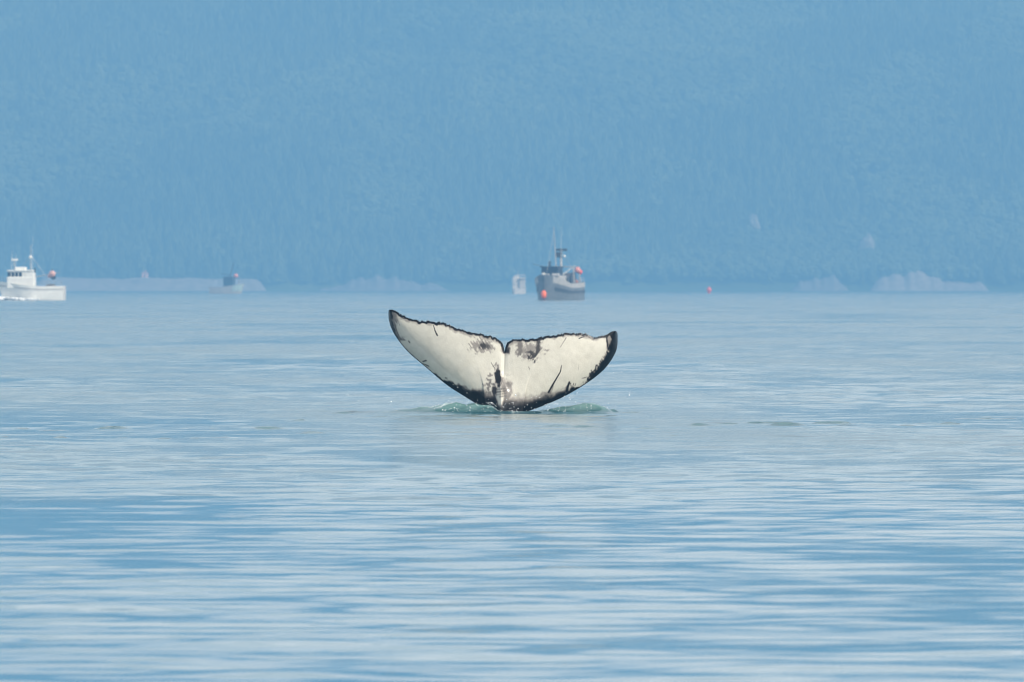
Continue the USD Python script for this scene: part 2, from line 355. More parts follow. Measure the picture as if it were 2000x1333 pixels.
# pale banks and rocks along the far shore
def bank(name, px0, px1, py_top, seed, mat_=None, form='rough', d=10960.0, label=None, fade=0.1):
    x0, x1 = X(px0, d), X(px1, d); h = Z(py_top, d)
    nx, ny = 70, 12
    s = np.linspace(0, 1, nx); t = np.linspace(0, 1, ny)
    S, U = np.meshgrid(s, t)
    top = h * np.clip(np.minimum(S, 1 - S) / fade, 0, 1) ** .8 * ((0.85 + 0.25 * meshkit.fbm(np.stack([S * (x1 - x0) / 20, 0 * S, 0 * S + seed], -1), 3, seed)) if form == 'flat' else (0.25 + 1.3 * meshkit.fbm(np.stack([S * (x1 - x0) / 11, 0 * S, 0 * S + seed], -1), 4, seed) ** 1.3))
    z = -1.5 + (top + 1.5) * np.sin(np.clip(U * 1.5, 0, 1) * np.pi / 2) + 0.5 * (meshkit.fbm(np.stack([S * (x1 - x0) / 4, U * 8, 0 * S], -1), 3, seed + 1) - .5)
    y = d + U * (SHORE + 60 - d)
    v = np.stack([x0 + S * (x1 - x0), y, z], -1).reshape(-1, 3); idx = np.arange(len(v)).reshape(S.shape)
    q = np.stack([idx[:-1, :-1], idx[:-1, 1:], idx[1:, 1:], idx[1:, :-1]], -1).reshape(-1, 4)
    tag(obj(name, (v, q), mat_ or M['gravel'], smooth=True), label, None, None, 'structure')
bank('gravel_bank', 60, 520, 540, 31, M['gravel'], 'flat', label='long pale gravel bank along the shore between the two left boats', fade=.04)
bank('gravel_bank', 1700, 1935, 530, 32, M['gravel'], 'rough', label='pale gravel bank at the right end of the far shore', fade=.12)
bank('gravel_bank', 1545, 1660, 535, 33, M['silt'], 'rough', label='short faint gravel bank left of the right-hand bank', fade=.25)
bank('gravel_bank', 620, 880, 532, 34, M['silt'], 'rough', label='low faint gravel bank on the shore behind the whale', fade=.25)

def outcrop(px, py0, py1, w_px, lean, seed, label):
    # a slab of bare rock standing on the hillside where the sight line through it meets the ground
    ys = np.linspace(SHORE + 5, SHORE + 900, 900); xs = X(px, ys)
    gz = ground(xs, ys); zz = EYE - (py1 - HY) / FPX * ys
    k = np.argmax(gz > zz); d = ys[max(k, 1)]
    w, h = w_px / FPX * d, (py1 - py0) / FPX * d
    m = trimesh.creation.icosphere(3, 1.0)
    n = meshkit.fbm(m.vertices * 2.2 + seed, 4, seed)[:, None]
    m.vertices = m.vertices * (0.7 + 0.6 * n)
    m.vertices *= [w / 2, 6.0, h / 2 + 1]
    m.vertices[:, 0] += lean * m.vertices[:, 2]
    m.apply_translation([X(px, d), d - 9, EYE - ((py0 + py1) / 2 - HY) / FPX * d])
    tag(obj('rock_outcrop', m, M['rock'], smooth=25), label, 'rock')
outcrop(1692, 462, 512, 30, 0.15, 51, 'tall pale rock standing on the slope above the right gravel bank')
outcrop(1300, 518, 531, 60, 0.4, 52, 'long pale rock ledge low on the slope left of the red buoy')
outcrop(1345, 510, 522, 44, 0.3, 53, 'upper pale rock ledge just above and right of another ledge')
outcrop(805, 510, 530, 22, 0.0, 54, 'small pointed pale rock above the shore left of the whale')
outcrop(1472, 420, 470, 24, -0.1, 55, 'faint tall rock face halfway up the slope at right')
outcrop(1065, 470, 480, 16, 0.3, 56, 'small pale rock on the slope just left of the grey boat mast')

# ------------------------------------------------------------------ haze
hz = usdkit.material(stage, '/World/Looks/haze_look', {
    'v': ('principled_volume', {'color': HAZE_COLOR, 'density': HAZE_DENSITY, 'anisotropy': 0.0, 'absorption_color': (0.25, 0.25, 0.25)})}, [], volume='v.volume')
b = trimesh.creation.box([9000, 15800, 418.0]); b.apply_translation([0, -1700 + 15800 / 2, -18 + 209])
tag(usdkit.mesh(stage, '/World/haze', b, hz).GetPrim(), 'thin blue haze lying over the water', None, None, 'stuff')

# ------------------------------------------------------------------ whale
def zp(pts): return np.array(pts, float)            # outline points, in units of 1/3.846 photo pixel from (720, 580)
S1 = 3.846
def to_world(p):
    px, py = 720 + p[..., 0] / S1, 580 + p[..., 1] / S1
    return X(px, WD), Z(py, WD)
def resample(p, n, power=1.0):
    p = np.asarray(p, float); s = np.concatenate([[0], np.cumsum(np.linalg.norm(np.diff(p, axis=0), axis=1))]); s /= s[-1]
    t = np.linspace(0, 1, n) ** power
    return np.stack([np.interp(t, s, p[:, 0]), np.interp(t, s, p[:, 1])], 1)
def spline(p, n):
    from scipy.interpolate import PchipInterpolator
    p = np.asarray(p, float); s = np.concatenate([[0], np.cumsum(np.linalg.norm(np.diff(p, axis=0), axis=1))])
    t = np.linspace(0, s[-1], n)
    return np.stack([PchipInterpolator(s, p[:, 0])(t), PchipInterpolator(s, p[:, 1])(t)], 1)
TL = zp([(1022, 412), (1016, 380), (1006, 350), (990, 333), (960, 313), (920, 297), (880, 292), (840, 279), (800, 274), (760, 266), (710, 245), (660, 234), (620, 218), (580, 199), (540, 190), (470, 184), (400, 181), (330, 168), (270, 148), (228, 128), (205, 106), (175, 97), (152, 98)])
LL = zp([(985, 1500), (900, 1400), (888, 1100), (925, 930), (925, 872), (850, 832), (780, 787), (700, 737), (620, 687), (540, 627), (460, 557), (380, 490), (300, 420), (240, 352), (208, 308), (178, 258), (157, 205), (147, 150), (146, 112), (152, 98)])
TR = zp([(1022, 412), (1027, 380), (1040, 345), (1080, 321), (1130, 317), (1165, 313), (1200, 321), (1260, 313), (1320, 299), (1380, 292), (1430, 286), (1460, 277), (1490, 269), (1540, 279), (1600, 274), (1640, 279), (1662, 295), (1700, 304), (1740, 297), (1780, 290), (1802, 276), (1830, 261), (1855, 257)])
LR = zp([(985, 1500), (1120, 1400), (1135, 1100), (1110, 930), (1110, 884), (1180, 866), (1280, 832), (1360, 800), (1460, 755), (1560, 700), (1640, 650), (1720, 592), (1770, 547), (1815, 492), (1845, 442), (1866, 392), (1873, 330), (1872, 280), (1865, 262), (1855, 257)])

def seg_dist(P, line):
    d = np.full(len(P), 1e9); at = np.zeros(len(P)); n = len(line) - 1
    for i in range(n):
        a, b_ = line[i], line[i + 1]; ab = b_ - a
        t = np.clip(((P - a) @ ab) / (ab @ ab), 0, 1)
        e = np.linalg.norm(P - (a + t[:, None] * ab), axis=1)
        m = e < d; d[m] = e[m]; at[m] = (i + t[m]) / n
    return d, at

def pigment_and_shading(P, TLj, TRj):
    """How dark the skin is at outline points P: 0 cream, 1 black; painted ridge light and shade included."""
    x, y = P[:, 0], P[:, 1]
    nz = lambda sx, sy, seed, o=4: meshkit.fbm(np.stack([x / sx, y / sy, 0 * x + seed], -1), o, seed) - .5
    # scratchy noise along a slanted direction
    def scr(ang, l, w, seed):
        c, s = math.cos(ang), math.sin(ang)
        return meshkit.fbm(np.stack([(x * c + y * s) / l, (-x * s + y * c) / w, 0 * x + seed], -1), 3, seed) - .5
    n1, n2, n3 = nz(16, 16, 1), nz(45, 45, 2), nz(7, 7, 3, 2)
    s1, s2 = scr(1.0, 45, 5, 4), scr(2.2, 45, 5, 5)
    D = np.zeros(len(P))
    def put(v): np.maximum(D, np.clip(v, 0, 1), out=D)
    for line in (TLj[::3], TRj[::3]):
        d, at = seg_dist(P, line)
        put(1 - smoothstep(13, 20, d + 14 * n1 + 6 * n3))
        put(0.35 * (1 - smoothstep(14, 34, d + 40 * n2)))
    put(0.035 * smoothstep(.08, .24, s1)); put(0.03 * smoothstep(.10, .26, s2)); put(0.03 * smoothstep(.05, .3, n2))
    # left leading edge near the tip
    d, _ = seg_dist(P, LL[9:])
    w = 34 * smoothstep(420, 200, y) if False else 34 * (1 - smoothstep(180, 350, y))
    put((1 - smoothstep(w * .7, w * .7 + 9, d + 22 * n1 + 14 * s1)) * (x < 320) * (y < 390))
    put(0.5 * (1 - smoothstep(30, 75, np.hypot(x - 175, y - 130) + 50 * n2)))
    put((1 - smoothstep(28, 52, d + 60 * n2 + 30 * s1)) * 0.55 * (y < 330) * (x < 300))
    put((1 - smoothstep(3, 7, d + 8 * n1)) * (x < 640))
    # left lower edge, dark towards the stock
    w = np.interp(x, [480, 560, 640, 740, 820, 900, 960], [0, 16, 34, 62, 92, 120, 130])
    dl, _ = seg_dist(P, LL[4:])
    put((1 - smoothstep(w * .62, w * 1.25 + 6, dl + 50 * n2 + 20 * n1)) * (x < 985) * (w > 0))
    # right lower edge
    w = np.interp(x, [1020, 1100, 1200, 1320, 1450, 1520, 1600], [150, 118, 88, 66, 42, 18, 0])
    dr, _ = seg_dist(P, LR[4:])
    put((1 - smoothstep(w * .5, w * 1.45 + 6, dr + 60 * n2 + 22 * n1)) * (x > 985) * (w > 0))
    put((1 - smoothstep(2.5, 6, dr + 6 * n1)) * (x > 1300))
    # right tip
    w = np.interp(y, [240, 290, 400, 480, 545, 600, 660], [62, 60, 66, 62, 48, 30, 0])
    put((1 - smoothstep(w * .8, w * .95 + 4, dr + 20 * n1 + 55 * s1)) * (x > 1560) * (w > 0))
    put((1 - smoothstep(3, 9, np.abs(x - 1788 - (y - 300) * .12) + 8 * n1)) * (y > 290) * (y < 405) * (x > 1700))
    put(0.45 * (1 - smoothstep(22, 34, np.abs(x - 1815))) * (y < 395) * (y > 270))
    # the notch, and the ridge below it with its shaded left flank painted dark
    put(1 - smoothstep(10, 24, np.hypot((x - 1012) * 1.2, (y - 372) * .55) + 12 * n1))
    put(0.9 * (1 - smoothstep(8, 30, np.hypot(x - 1042, (y - 405) * .7) + 26 * n1)))
    put(0.97 * (1 - smoothstep(14, 34, np.hypot(x - 972 - (y - 600) * .12, (y - 600) * .33) + 34 * n1)))
    put(0.55 * (1 - smoothstep(30, 60, np.hypot(x - 1035 - (y - 720) * .05, (y - 715) * .42) + 70 * n2 + 30 * s1)))
    put(0.55 * (1 - smoothstep(12, 34, np.hypot(x - 905, (y - 730) * .28) + 125 * n1)))
    put(0.85 * smoothstep(790, 850, y + 60 * n2))
    put(0.9 * (1 - smoothstep(10, 30, np.hypot(x - 945, (y - 700) * .4) + 30 * n1)))
    # smudges either side of the notch
    put(0.85 * (1 - smoothstep(12, 60, np.hypot((x - 868) * .9, (y - 366) * 1.25) + 55 * n1 + 30 * s1)))
    put(0.42 * (1 - smoothstep(40, 85, np.hypot((x - 850) * .75, (y - 362) * 1.3) + 125 * n1 + 90 * s1)))
    put(0.8 * (1 - smoothstep(10, 58, np.hypot((x - 1230), (y - 435) * 1.1) + 125 * n1 + 40 * s2)))
    put(0.75 * (1 - smoothstep(6, 30, np.abs(x - 1278 + (y - 350) * .15) + 40 * n1)) * (y > 310) * (y < 425))
    put(0.55 * (1 - smoothstep(6, 26, np.abs(x - 1135) + 40 * n1)) * (y > 325) * (y < 440))
    put(0.40 * (1 - smoothstep(40, 95, np.hypot((x - 1210) * .75, (y - 410) * 1.2) + 125 * n1 + 90 * s2)))
    # scars
    for pts, w0, w1, dk in (([(487, 215), (498, 255), (515, 290)], 2.5, 6, .9), ([(1450, 515), (1440, 565), (1400, 632), (1368, 688), (1352, 718)], 2.5, 9, .95),
                            ([(1392, 650), (1378, 700), (1362, 725)], 2, 4, .6), ([(1508, 642), (1496, 675), (1488, 712)], 7, 13, .97), ([(1516, 650), (1528, 700)], 3, 3, .7),
                            ([(300, 332), (308, 346)], 4, 5, .6), ([(406, 488), (430, 480)], 3, 6, .9), ([(408, 504), (428, 512), (452, 522)], 3, 4, .9), ([(490, 578), (540, 612)], 4, 5, .85),
                            ([(1484, 308), (1440, 378)], 3.5, 2, .45), ([(1622, 298), (1582, 313)], 3, 5, .85), ([(1604, 613), (1632, 608)], 2.5, 2.5, .9),
                            ([(1650, 612), (1700, 552)], 3, 4, .85), ([(1665, 580), (1702, 545)], 2, 3, .8), ([(1640, 630), (1672, 575)], 3, 4, .8), ([(1660, 625), (1700, 575)], 4, 5, .85),
                            ([(1710, 512), (1704, 560)], 4, 6, .9), ([(1580, 510), (1574, 550)], 2, 2, .3), ([(1202, 528), (1210, 546)], 3, 3, .5), ([(920, 495), (945, 535)], 3, 4, .6),
                            ([(215, 175), (232, 215)], 2, 2, .5), ([(192, 210), (236, 325)], 5, 5, .6), ([(240, 150), (262, 165)], 3, 4, .8), ([(1540, 650), (1528, 700)], 3, 3, .8), ([(1555, 652), (1550, 668)], 3, 3, .6)):
        d, at = seg_dist(P, np.array(pts, float))
        put(dk * (1 - smoothstep(.55, 1.2, (d + 2.5 * n3) / (w0 + (w1 - w0) * at))))
    # highlights painted pale on the ridge: wrinkled knuckle on the keel, patch below the notch
    k = 1 - smoothstep(18, 34, np.hypot(x - 988, (y - 755) * .42) + 16 * n1)
    D *= 1 - 0.93 * k
    wr = (np.abs(((y + .14 * (x - 990)) / 19) % 1 - .5) < .13) & (np.abs(x - 998) < 42 + 20 * n1) & (y > 680) & (y < 752)
    D = np.maximum(D, 0.75 * wr)
    k = 1 - smoothstep(14, 44, np.hypot((x - 1028), (y - 500) * .36) + 40 * n1)
    D *= 1 - 0.9 * k * (y > 425)
    D = np.clip(D + 0.10 * n1 * (D > .03) + 0.05 * np.maximum(n2, 0), 0, 1)
    return D

def whale():
    NU, NV = 330, 150
    xc = X(720 + 1005 / S1, WD)
    lobes = []
    for TT, LLn, side in ((TL, LL, -1), (TR, LR, 1)):
        tr = resample(TT, NU); le = spline(LLn, 1200); le = resample(le, NU)
        # ragged trailing edge
        rg = np.random.default_rng(60 + side)
        s = np.linspace(0, 1, NU)
        j = (meshkit.fbm(np.stack([s * 95, 0 * s, 0 * s], 1), 3, 70 + side) - .5) * 20 + (meshkit.fbm(np.stack([s * 30, 0 * s, 0 * s], 1), 2, 72 + side) - .5) * 8
        j *= smoothstep(.06, .14, s) * (1 - smoothstep(.93, .99, s))
        v = np.linspace(0, 1, NV)
        G = le[:, None] * (1 - v)[None, :, None] + tr[:, None] * v[None, :, None]
        G[:, :, 1] += j[:, None] * smoothstep(.90, 1.0, v)[None]
        lobes.append((G, v, s, side))
    V, F, DK, base = [], [], [], 0
    fronts = []
    for G, v, s, side in lobes:
        P = G.reshape(-1, 2); x, z = to_world(P)
        vv = np.tile(v, NU); ss = np.repeat(s, NV)
        chord = np.repeat(np.linalg.norm(G[:, -1] - G[:, 0], axis=1) / S1 / FPX * WD, NV)
        from scipy.ndimage import gaussian_filter1d
        chord = np.repeat(gaussian_filter1d(chord[::NV], 12, mode='nearest'), NV)
        naca = 5 * (0.2969 * np.sqrt(vv) - 0.126 * vv - 0.3516 * vv ** 2 + 0.2843 * vv ** 3 - 0.1015 * vv ** 4)
        tm = 0.30 * (1 - np.exp(-chord)) * (1 - 0.5 * ss)
        half = tm * naca + 0.006 * (1 - np.abs(2 * vv - 1) ** 12)
        dx = x - xc
        rz = 1 - smoothstep(0.1, 0.8, z)
        ridge = (0.6 * np.exp(-(dx / 0.17) ** 2) + 0.4 * np.exp(-((dx + 0.02) / 0.055) ** 2)) * (0.03 + 0.25 * rz) * (1 - smoothstep(.80, .99, vv))
        ridge = np.where(z < 0.1, ridge * np.sqrt(np.clip(1 - np.minimum(np.abs(dx) / .42, 1) ** 2, 0, 1)), ridge)
        half = half + ridge
        # blade bends: tips lean a little away, lobes cupped towards the camera in the middle
        t = np.abs(dx) / 2.2
        mid = 0.10 * (z - 0.5) + 0.35 * t ** 2.2 - 0.06 * np.sin(np.clip(t, 0, 1) * np.pi) + 0.20 * np.clip(-z, 0, 2) + 0.24 * (1 - vv) ** 2.6 * smoothstep(0.0, 1.0, np.abs(dx))
        wob = (meshkit.fbm(np.stack([x * 3, z * 3, 0 * x], -1), 3, 90) - .5) * 0.05 * naca
        wr = 0.010 * np.sin(2 * np.pi * (P[:, 1] + .14 * (P[:, 0] - 990)) / 19) * np.exp(-((P[:, 0] - 996) / 34) ** 2) * smoothstep(670, 690, P[:, 1]) * (1 - smoothstep(745, 765, P[:, 1]))
        dk = pigment_and_shading(P, *[g[0][:, -1] for g in lobes])
        yf = WD + mid - half - wob - wr
        yb = WD + mid + half
        idx = base + np.arange(NU * NV).reshape(NU, NV)
        q = np.stack([idx[:-1, :-1], idx[:-1, 1:], idx[1:, 1:], idx[1:, :-1]], -1).reshape(-1, 4)
        q = np.vstack([q[:, [0, 1, 2]], q[:, [0, 2, 3]]])
        qf = q if side < 0 else q[:, ::-1]
        V += [np.stack([x, yf, z], 1), np.stack([x, yb, z], 1)]
        F += [qf, (q[:, ::-1] if side < 0 else q) + NU * NV]
        DK += [dk, np.ones(NU * NV)]
        base += 2 * NU * NV
    V, F, DK = np.vstack(V), np.vstack(F), np.concatenate(DK)
    # weld seams so that the body is one continuous surface
    key = np.round(V / 4e-4).astype(np.int64)
    _, first, inv = np.unique(key, axis=0, return_index=True, return_inverse=True)
    inv = inv.ravel()
    Vw, F = V[first], inv[F]
    Dw = np.zeros(len(first)); np.maximum.at(Dw, inv, DK * 0); Dw = DK[first]
    F = F[(F[:, 0] != F[:, 1]) & (F[:, 1] != F[:, 2]) & (F[:, 0] != F[:, 2])]
    m = usdkit.material(stage, '/World/Looks/whale_skin', {
        'a': ('attribute', {'attribute': 'pigment_and_shading'}), 'g': ('geometry', {}),
        'n': ('noise_texture', {'scale': 7.0, 'detail': 6.0, 'roughness': 0.6}),
        'cr': ('rgb_ramp', {'ramp': [(0.3, (0.59, 0.56, 0.475)), (0.7, (0.65, 0.62, 0.535))]}),
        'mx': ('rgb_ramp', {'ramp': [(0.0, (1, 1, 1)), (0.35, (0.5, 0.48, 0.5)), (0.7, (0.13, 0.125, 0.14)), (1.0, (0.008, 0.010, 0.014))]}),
        'ml': ('mix_color', {'blend_type': 'multiply', 'fac': 1.0}),
        'nb': ('noise_texture', {'scale': 40.0, 'detail': 3.0}), 'bp': ('bump', {'strength': 0.25, 'distance': 0.01}),
        'p': ('principled_bsdf', {'roughness': 0.4, 'specular_ior_level': 0.13, 'coat_weight': 0.3, 'coat_roughness': 0.18, 'coat_ior': 1.33})},
        [('g.position', 'n.vector'), ('n.fac', 'cr.fac'), ('a.fac', 'mx.fac'), ('cr.color', 'ml.a'), ('mx.color', 'ml.b'), ('ml.result', 'p.base_color'),
         ('g.position', 'nb.vector'), ('nb.fac', 'bp.height'), ('bp.normal', 'p.normal')], surface='p.BSDF')
    p = usdkit.mesh(stage, '/World/whale', (Vw, F), m, smooth=True)
    UsdGeom.PrimvarsAPI(p).CreatePrimvar('pigment_and_shading', T.FloatArray, 'vertex').Set(Vt.FloatArray.FromNumpy(Dw.astype(np.float32)))
    tag(p.GetPrim(), 'whale diving with its broad cream and black tail fluke raised out of the water', 'whale')
whale()

# drops flung up round the fluke
def drops():
    rng = np.random.default_rng(8); ms = []
    fixed = [(1198, 728), (1229, 768), (1205, 772), (1127, 768), (1139, 729), (1073, 742), (865, 772), (835, 772), (894, 757), (734, 771), (912, 768), (1110, 735), (757, 808), (885, 752), (1054, 777), (1213, 727), (815, 784), (1240, 760)]
    for px, py in fixed + [(rng.normal(1000, 130), rng.uniform(770, 803)) for _ in range(40)] + [(rng.choice([rng.normal(900, 40), rng.normal(965, 30), rng.normal(1110, 45)]), rng.uniform(786, 806)) for _ in range(130)]:
        d = WD - rng.uniform(.4, 1.2)
        m = trimesh.creation.icosphere(1, rng.choice([.005, .007, .009, .014], p=[.4, .3, .2, .1])); m.apply_translation([X(px, d), d, max(Z(py, d), .03)]); ms.append(m)
    dm = usdkit.material(stage, '/World/Looks/spray_look', {'p': ('principled_bsdf', {'base_color': (0.85, 0.88, 0.9), 'roughness': 0.1, 'ior': 1.333})}, [], surface='p.BSDF')
    tag(obj('water_spray', cat_(ms), dm, smooth=True), 'scattered bright water drops flying round the tail fluke', 'spray', None, 'stuff')
drops()

# ------------------------------------------------------------------ boats
def hull_mesh(L, B, sheer, deck_drop, bluff=0.55, flare=0.25, rake=0.10, draft=0.9, transom=0.85, wall=0.12, n=44):
    """Hull along x from the stern (0) to the bow (L), z = 0 at the water. sheer(t) gives the height of the rail."""
    ts = 1 - (1 - np.linspace(0, 1, n)) ** 1.6
    prof = []
    for t in ts:
        b = B / 2 * (transom + (1 - transom) * math.sin(min(t / .4, 1) * math.pi / 2)) * (1 - max(0, (t - bluff) / (1 - bluff)) ** 2.3) ** .75 if t < 1 else 0.0
        b = max(b, 0.03); h = sheer(t)
        x0, fl = t * L, flare * max(0, (t - .45) / .55)
        bw = b * (1 - fl * 1.4) if b > .05 else .03
        xr = lambda z: x0 * 1.0 + rake * L * max(0, (t - .6) / .4) * (z - h) / h
        w = min(wall, b * .8); dz = h - deck_drop
        half = [(0.0, -draft), (bw * .72, -draft * .8), (bw * .95, -draft * .15), (bw, 0.1), (bw + (b - bw) * .35, h * .5), (b, h * .97), (b, h), (b - w, h), (b - w, dz), (0.0, dz + .03)]
        ring = [(xr(z), y, z) for y, z in half] + [(xr(z), -y, z) for y, z in half[-2:0:-1]]
        prof.append(ring)
    k = len(prof[0]); v = np.array(prof).reshape(-1, 3); f = []
    for i in range(n - 1):
        for j in range(k):
            a, b2 = i * k + j, i * k + (j + 1) % k
            f += [[a, b2, b2 + k], [a, b2 + k, a + k]]
    for r, flip in ((0, 1), (n - 1, 0)):
        for j in range(1, 9):
            jj = k - j
            q = [[r * k + j, r * k + (j + 1) % k, r * k + (k - j - 1) % k], [r * k + j, r * k + (k - j - 1) % k, r * k + jj % k]] if j < 8 else []
            f += [t_[::-1] if flip else t_ for t_ in q]
        f += [[r * k, r * k + 1, r * k + k - 1][::(-1 if flip else 1)]]
        # transom above the deck is closed by a bulwark plank
    m = trimesh.Trimesh(v, f, process=False); m.fix_normals(); return m
def half_breadth(L, B, t, bluff, transom=.85):
    return B / 2 * (transom + (1 - transom) * math.sin(min(t / .4, 1) * math.pi / 2)) * (1 - max(0, (t - bluff) / (1 - bluff)) ** 2.3) ** .75
def stripe(L, B, sheer, z0f, z1f, bluff, flare, rake, off, sides=(-1, 1), t0=0.0, t1=.995):
    ms = []
    for s in sides:
        v, f = [], []
        ts = np.linspace(t0, t1, 30)
        for t in ts:
            h = sheer(t); b = half_breadth(L, B, t, bluff); bw = b * (1 - flare * 1.4 * max(0, (t - .45) / .55))
            row = []
            for zf in (z0f, z1f):
                z = zf * h
                y = np.interp(z, [0.1, h * .5, h * .97], [bw, bw + (b - bw) * .35, b])
                x = t * L + rake * L * max(0, (t - .6) / .4) * (z - h) / h
                row += [(x, s * (y + off), z), (x, s * (y - .02), z)]
            v += [row[0], row[2], row[3], row[1]]
        n = len(ts)
        for i in range(n - 1):
            for j in range(4):
                a, b2 = i * 4 + j, i * 4 + (j + 1) % 4
                f += [[a, b2, b2 + 4], [a, b2 + 4, a + 4]]
        f += [[0, 1, 2], [0, 2, 3], [4 * n - 4, 4 * n - 2, 4 * n - 3], [4 * n - 4, 4 * n - 1, 4 * n - 2]]
        m = trimesh.Trimesh(np.array(v), f, process=False); m.fix_normals(); ms.append(m)
    return cat_(ms)
def rail_mesh(pts, h, r=.04, posts=True, levels=(1.0, .5)):
    ms = []
    for a, b in zip(pts[:-1], pts[1:]):
        for l in levels: ms.append(tube((a[0], a[1], a[2] + h * l), (b[0], b[1], b[2] + h * l), r, n=6))
    return cat_(ms), [tube(p, (p[0], p[1], p[2] + h), r, n=6) for p in pts]

# --- white seiner running left, at the left edge
K, D1 = 0.886, 3100.0
def white_boat():
    L, B = 14.3, 4.8
    sheer = lambda t: 2.75 + 0.15 * (1 - t) + 1.25 * max(0, t - .35) ** 1.3 / (.65 ** 1.3)
    rot = 174.0
    xs = X(126, D1)
    t = thing('fishing_boat', 'white fishing boat with bow wave running out of the left edge of the picture', 'boat', (xs, D1, 0), rot, scale=K)
    obj('hull', hull_mesh(L, B, sheer, .9, .38, .5, .12), M['white'], t)
    obj('transom', box(.06, 0, 1.4, .16, B * .84, 2.8), M['offwhite'], t)
    obj('rub_rail', stripe(L, B, sheer, .74, .80, .38, .5, .12, .07), M['palegrey'], t)
    wz = 2.7
    obj('deckhouse', rounded(8.9, 0, wz + .85, 5.6, 3.5, 2.3, .15), M['white'], t)
    obj('wheelhouse', rounded(9.1, 0, wz + 2.3, 4.6, 3.2, 1.9, .15), M['white'], t)
    for k in range(4): obj('side_window', box(8.9 + .78 * k, 1.61, wz + 2.55, .62, .06, .85), M['window'], t)
    for k in range(3): obj('front_window', box(11.41, -1.0 + 1.0 * k, wz + 2.55, .06, .85, .85), M['window'], t)
    obj('aft_cabin', rounded(7.1, 0, wz + 1.55, 1.9, 3.3, 2.9, .15), M['white'], t)
    obj('roof', rounded(9.0, 0, wz + 3.32, 5.4, 3.6, .28, .1), M['white'], t)
    obj('flying_bridge', rounded(9.0, 0, wz + 3.75, 2.2, 2.4, .65, .15), M['white'], t)
    obj('mast', tube((7.0, 0, wz + 2.9), (6.95, 0, wz + 8.6), .13, .06), M['steel'], t)
    for s in (-1, 1): obj('stay', tube((6.96, 0, wz + 6.5), (9.3 if s > 0 else 2.5, 0, wz + (3.5 if s > 0 else .2)), .025, n=5), M['steel'], t)
    r = obj('radar_post', tube((10.4, 0, wz + 3.4), (10.4, 0, wz + 5.4), .09), M['steel'], t)
    obj('radar', rounded(10.3, 0, wz + 5.55, 1.3, .5, .4, .12), M['white'], t)
    obj('searchlight', ball((7.0, .2, wz + 6.1), .34), M['white'], t)
    for k, (px_, h) in enumerate(((10.9, 7.4), (10.1, 7.0), (6.6, 10.2))): obj('antenna', tube((px_, .4, wz + 3.4), (px_ - .15, .4, wz + h), .035, .015, 5), M['white'], t)
    obj('exhaust_stack', tube((6.3, -.7, wz + 1), (6.2, -.7, wz + 3.9), .16), M['darksteel'], t)
    bars, posts = rail_mesh([(.3, 2.0, 2.85), (1.8, 2.15, 2.82), (3.4, 2.28, 2.8), (5.4, 2.35, 2.78)], 1.0)
    obj('stern_rail', bars, M['steel'], t)
    for p in posts: obj('rail_post', p, M['steel'], t)
    bars, posts = rail_mesh([(11.5, 1.75, 3.5), (12.8, 1.1, 3.8), (13.9, .25, 4.05)], .8)
    obj('bow_rail', bars, M['steel'], t)
    obj('net_pile', ball((2.8, .0, 2.2), 1.5, .75), M['net'], t)
    obj('boom', tube((6.8, 0, wz + 1.9), (1.0, 0, wz + 3.0), .09, .06), M['steel'], t)
    obj('power_block', tube((2.3, -.22, 4.7), (2.3, .22, 4.7), .5, n=14), M['darksteel'], t)
    c, s = math.cos(math.radians(rot)), math.sin(math.radians(rot))
    P = lambda x, y, z: (xs + K * (c * x - s * y), D1 + K * (s * x + c * y), K * z)
    bx = thing('buoy', 'faded red buoy cluster slung over the stern of the white boat', 'buoy', P(2.4, 1.0, 4.4), scale=K)
    bm = ball((0, 0, 1.0), .68, .95); obj('float', bm, M['palepink'], bx)
    obj('float', ball((-.55, .3, .55), .42), M['palepink'], bx)
    obj('float_eye', tube((0, 0, 1.7), (0, 0, 2.0), .1), M['darksteel'], bx)
    # broken water thrown out along the bow
    rng = np.random.default_rng(3); ms = []
    for k in range(130):
        q = rng.uniform(0, 1); x = 13.9 - 9.0 * q
        y = 1.0 + 1.9 * min(1, q * 2) + rng.normal(0, .3)
        r = K * rng.uniform(.12, .42) * (1.1 - .7 * q)
        m = trimesh.creation.icosphere(1, r); m.vertices *= rng.uniform(.7, 1.3, (len(m.vertices), 1)); m.apply_scale([1.8, 1, .65])
        m.apply_translation(P(x, y, rng.uniform(-.02, .55) * (1 - .6 * q))); ms.append(m)
    tag(obj('bow_wave', cat_(ms), M['foam'], smooth=True), 'white broken water thrown up along the side of the white boat', 'bow wave', None, 'stuff')
white_boat()

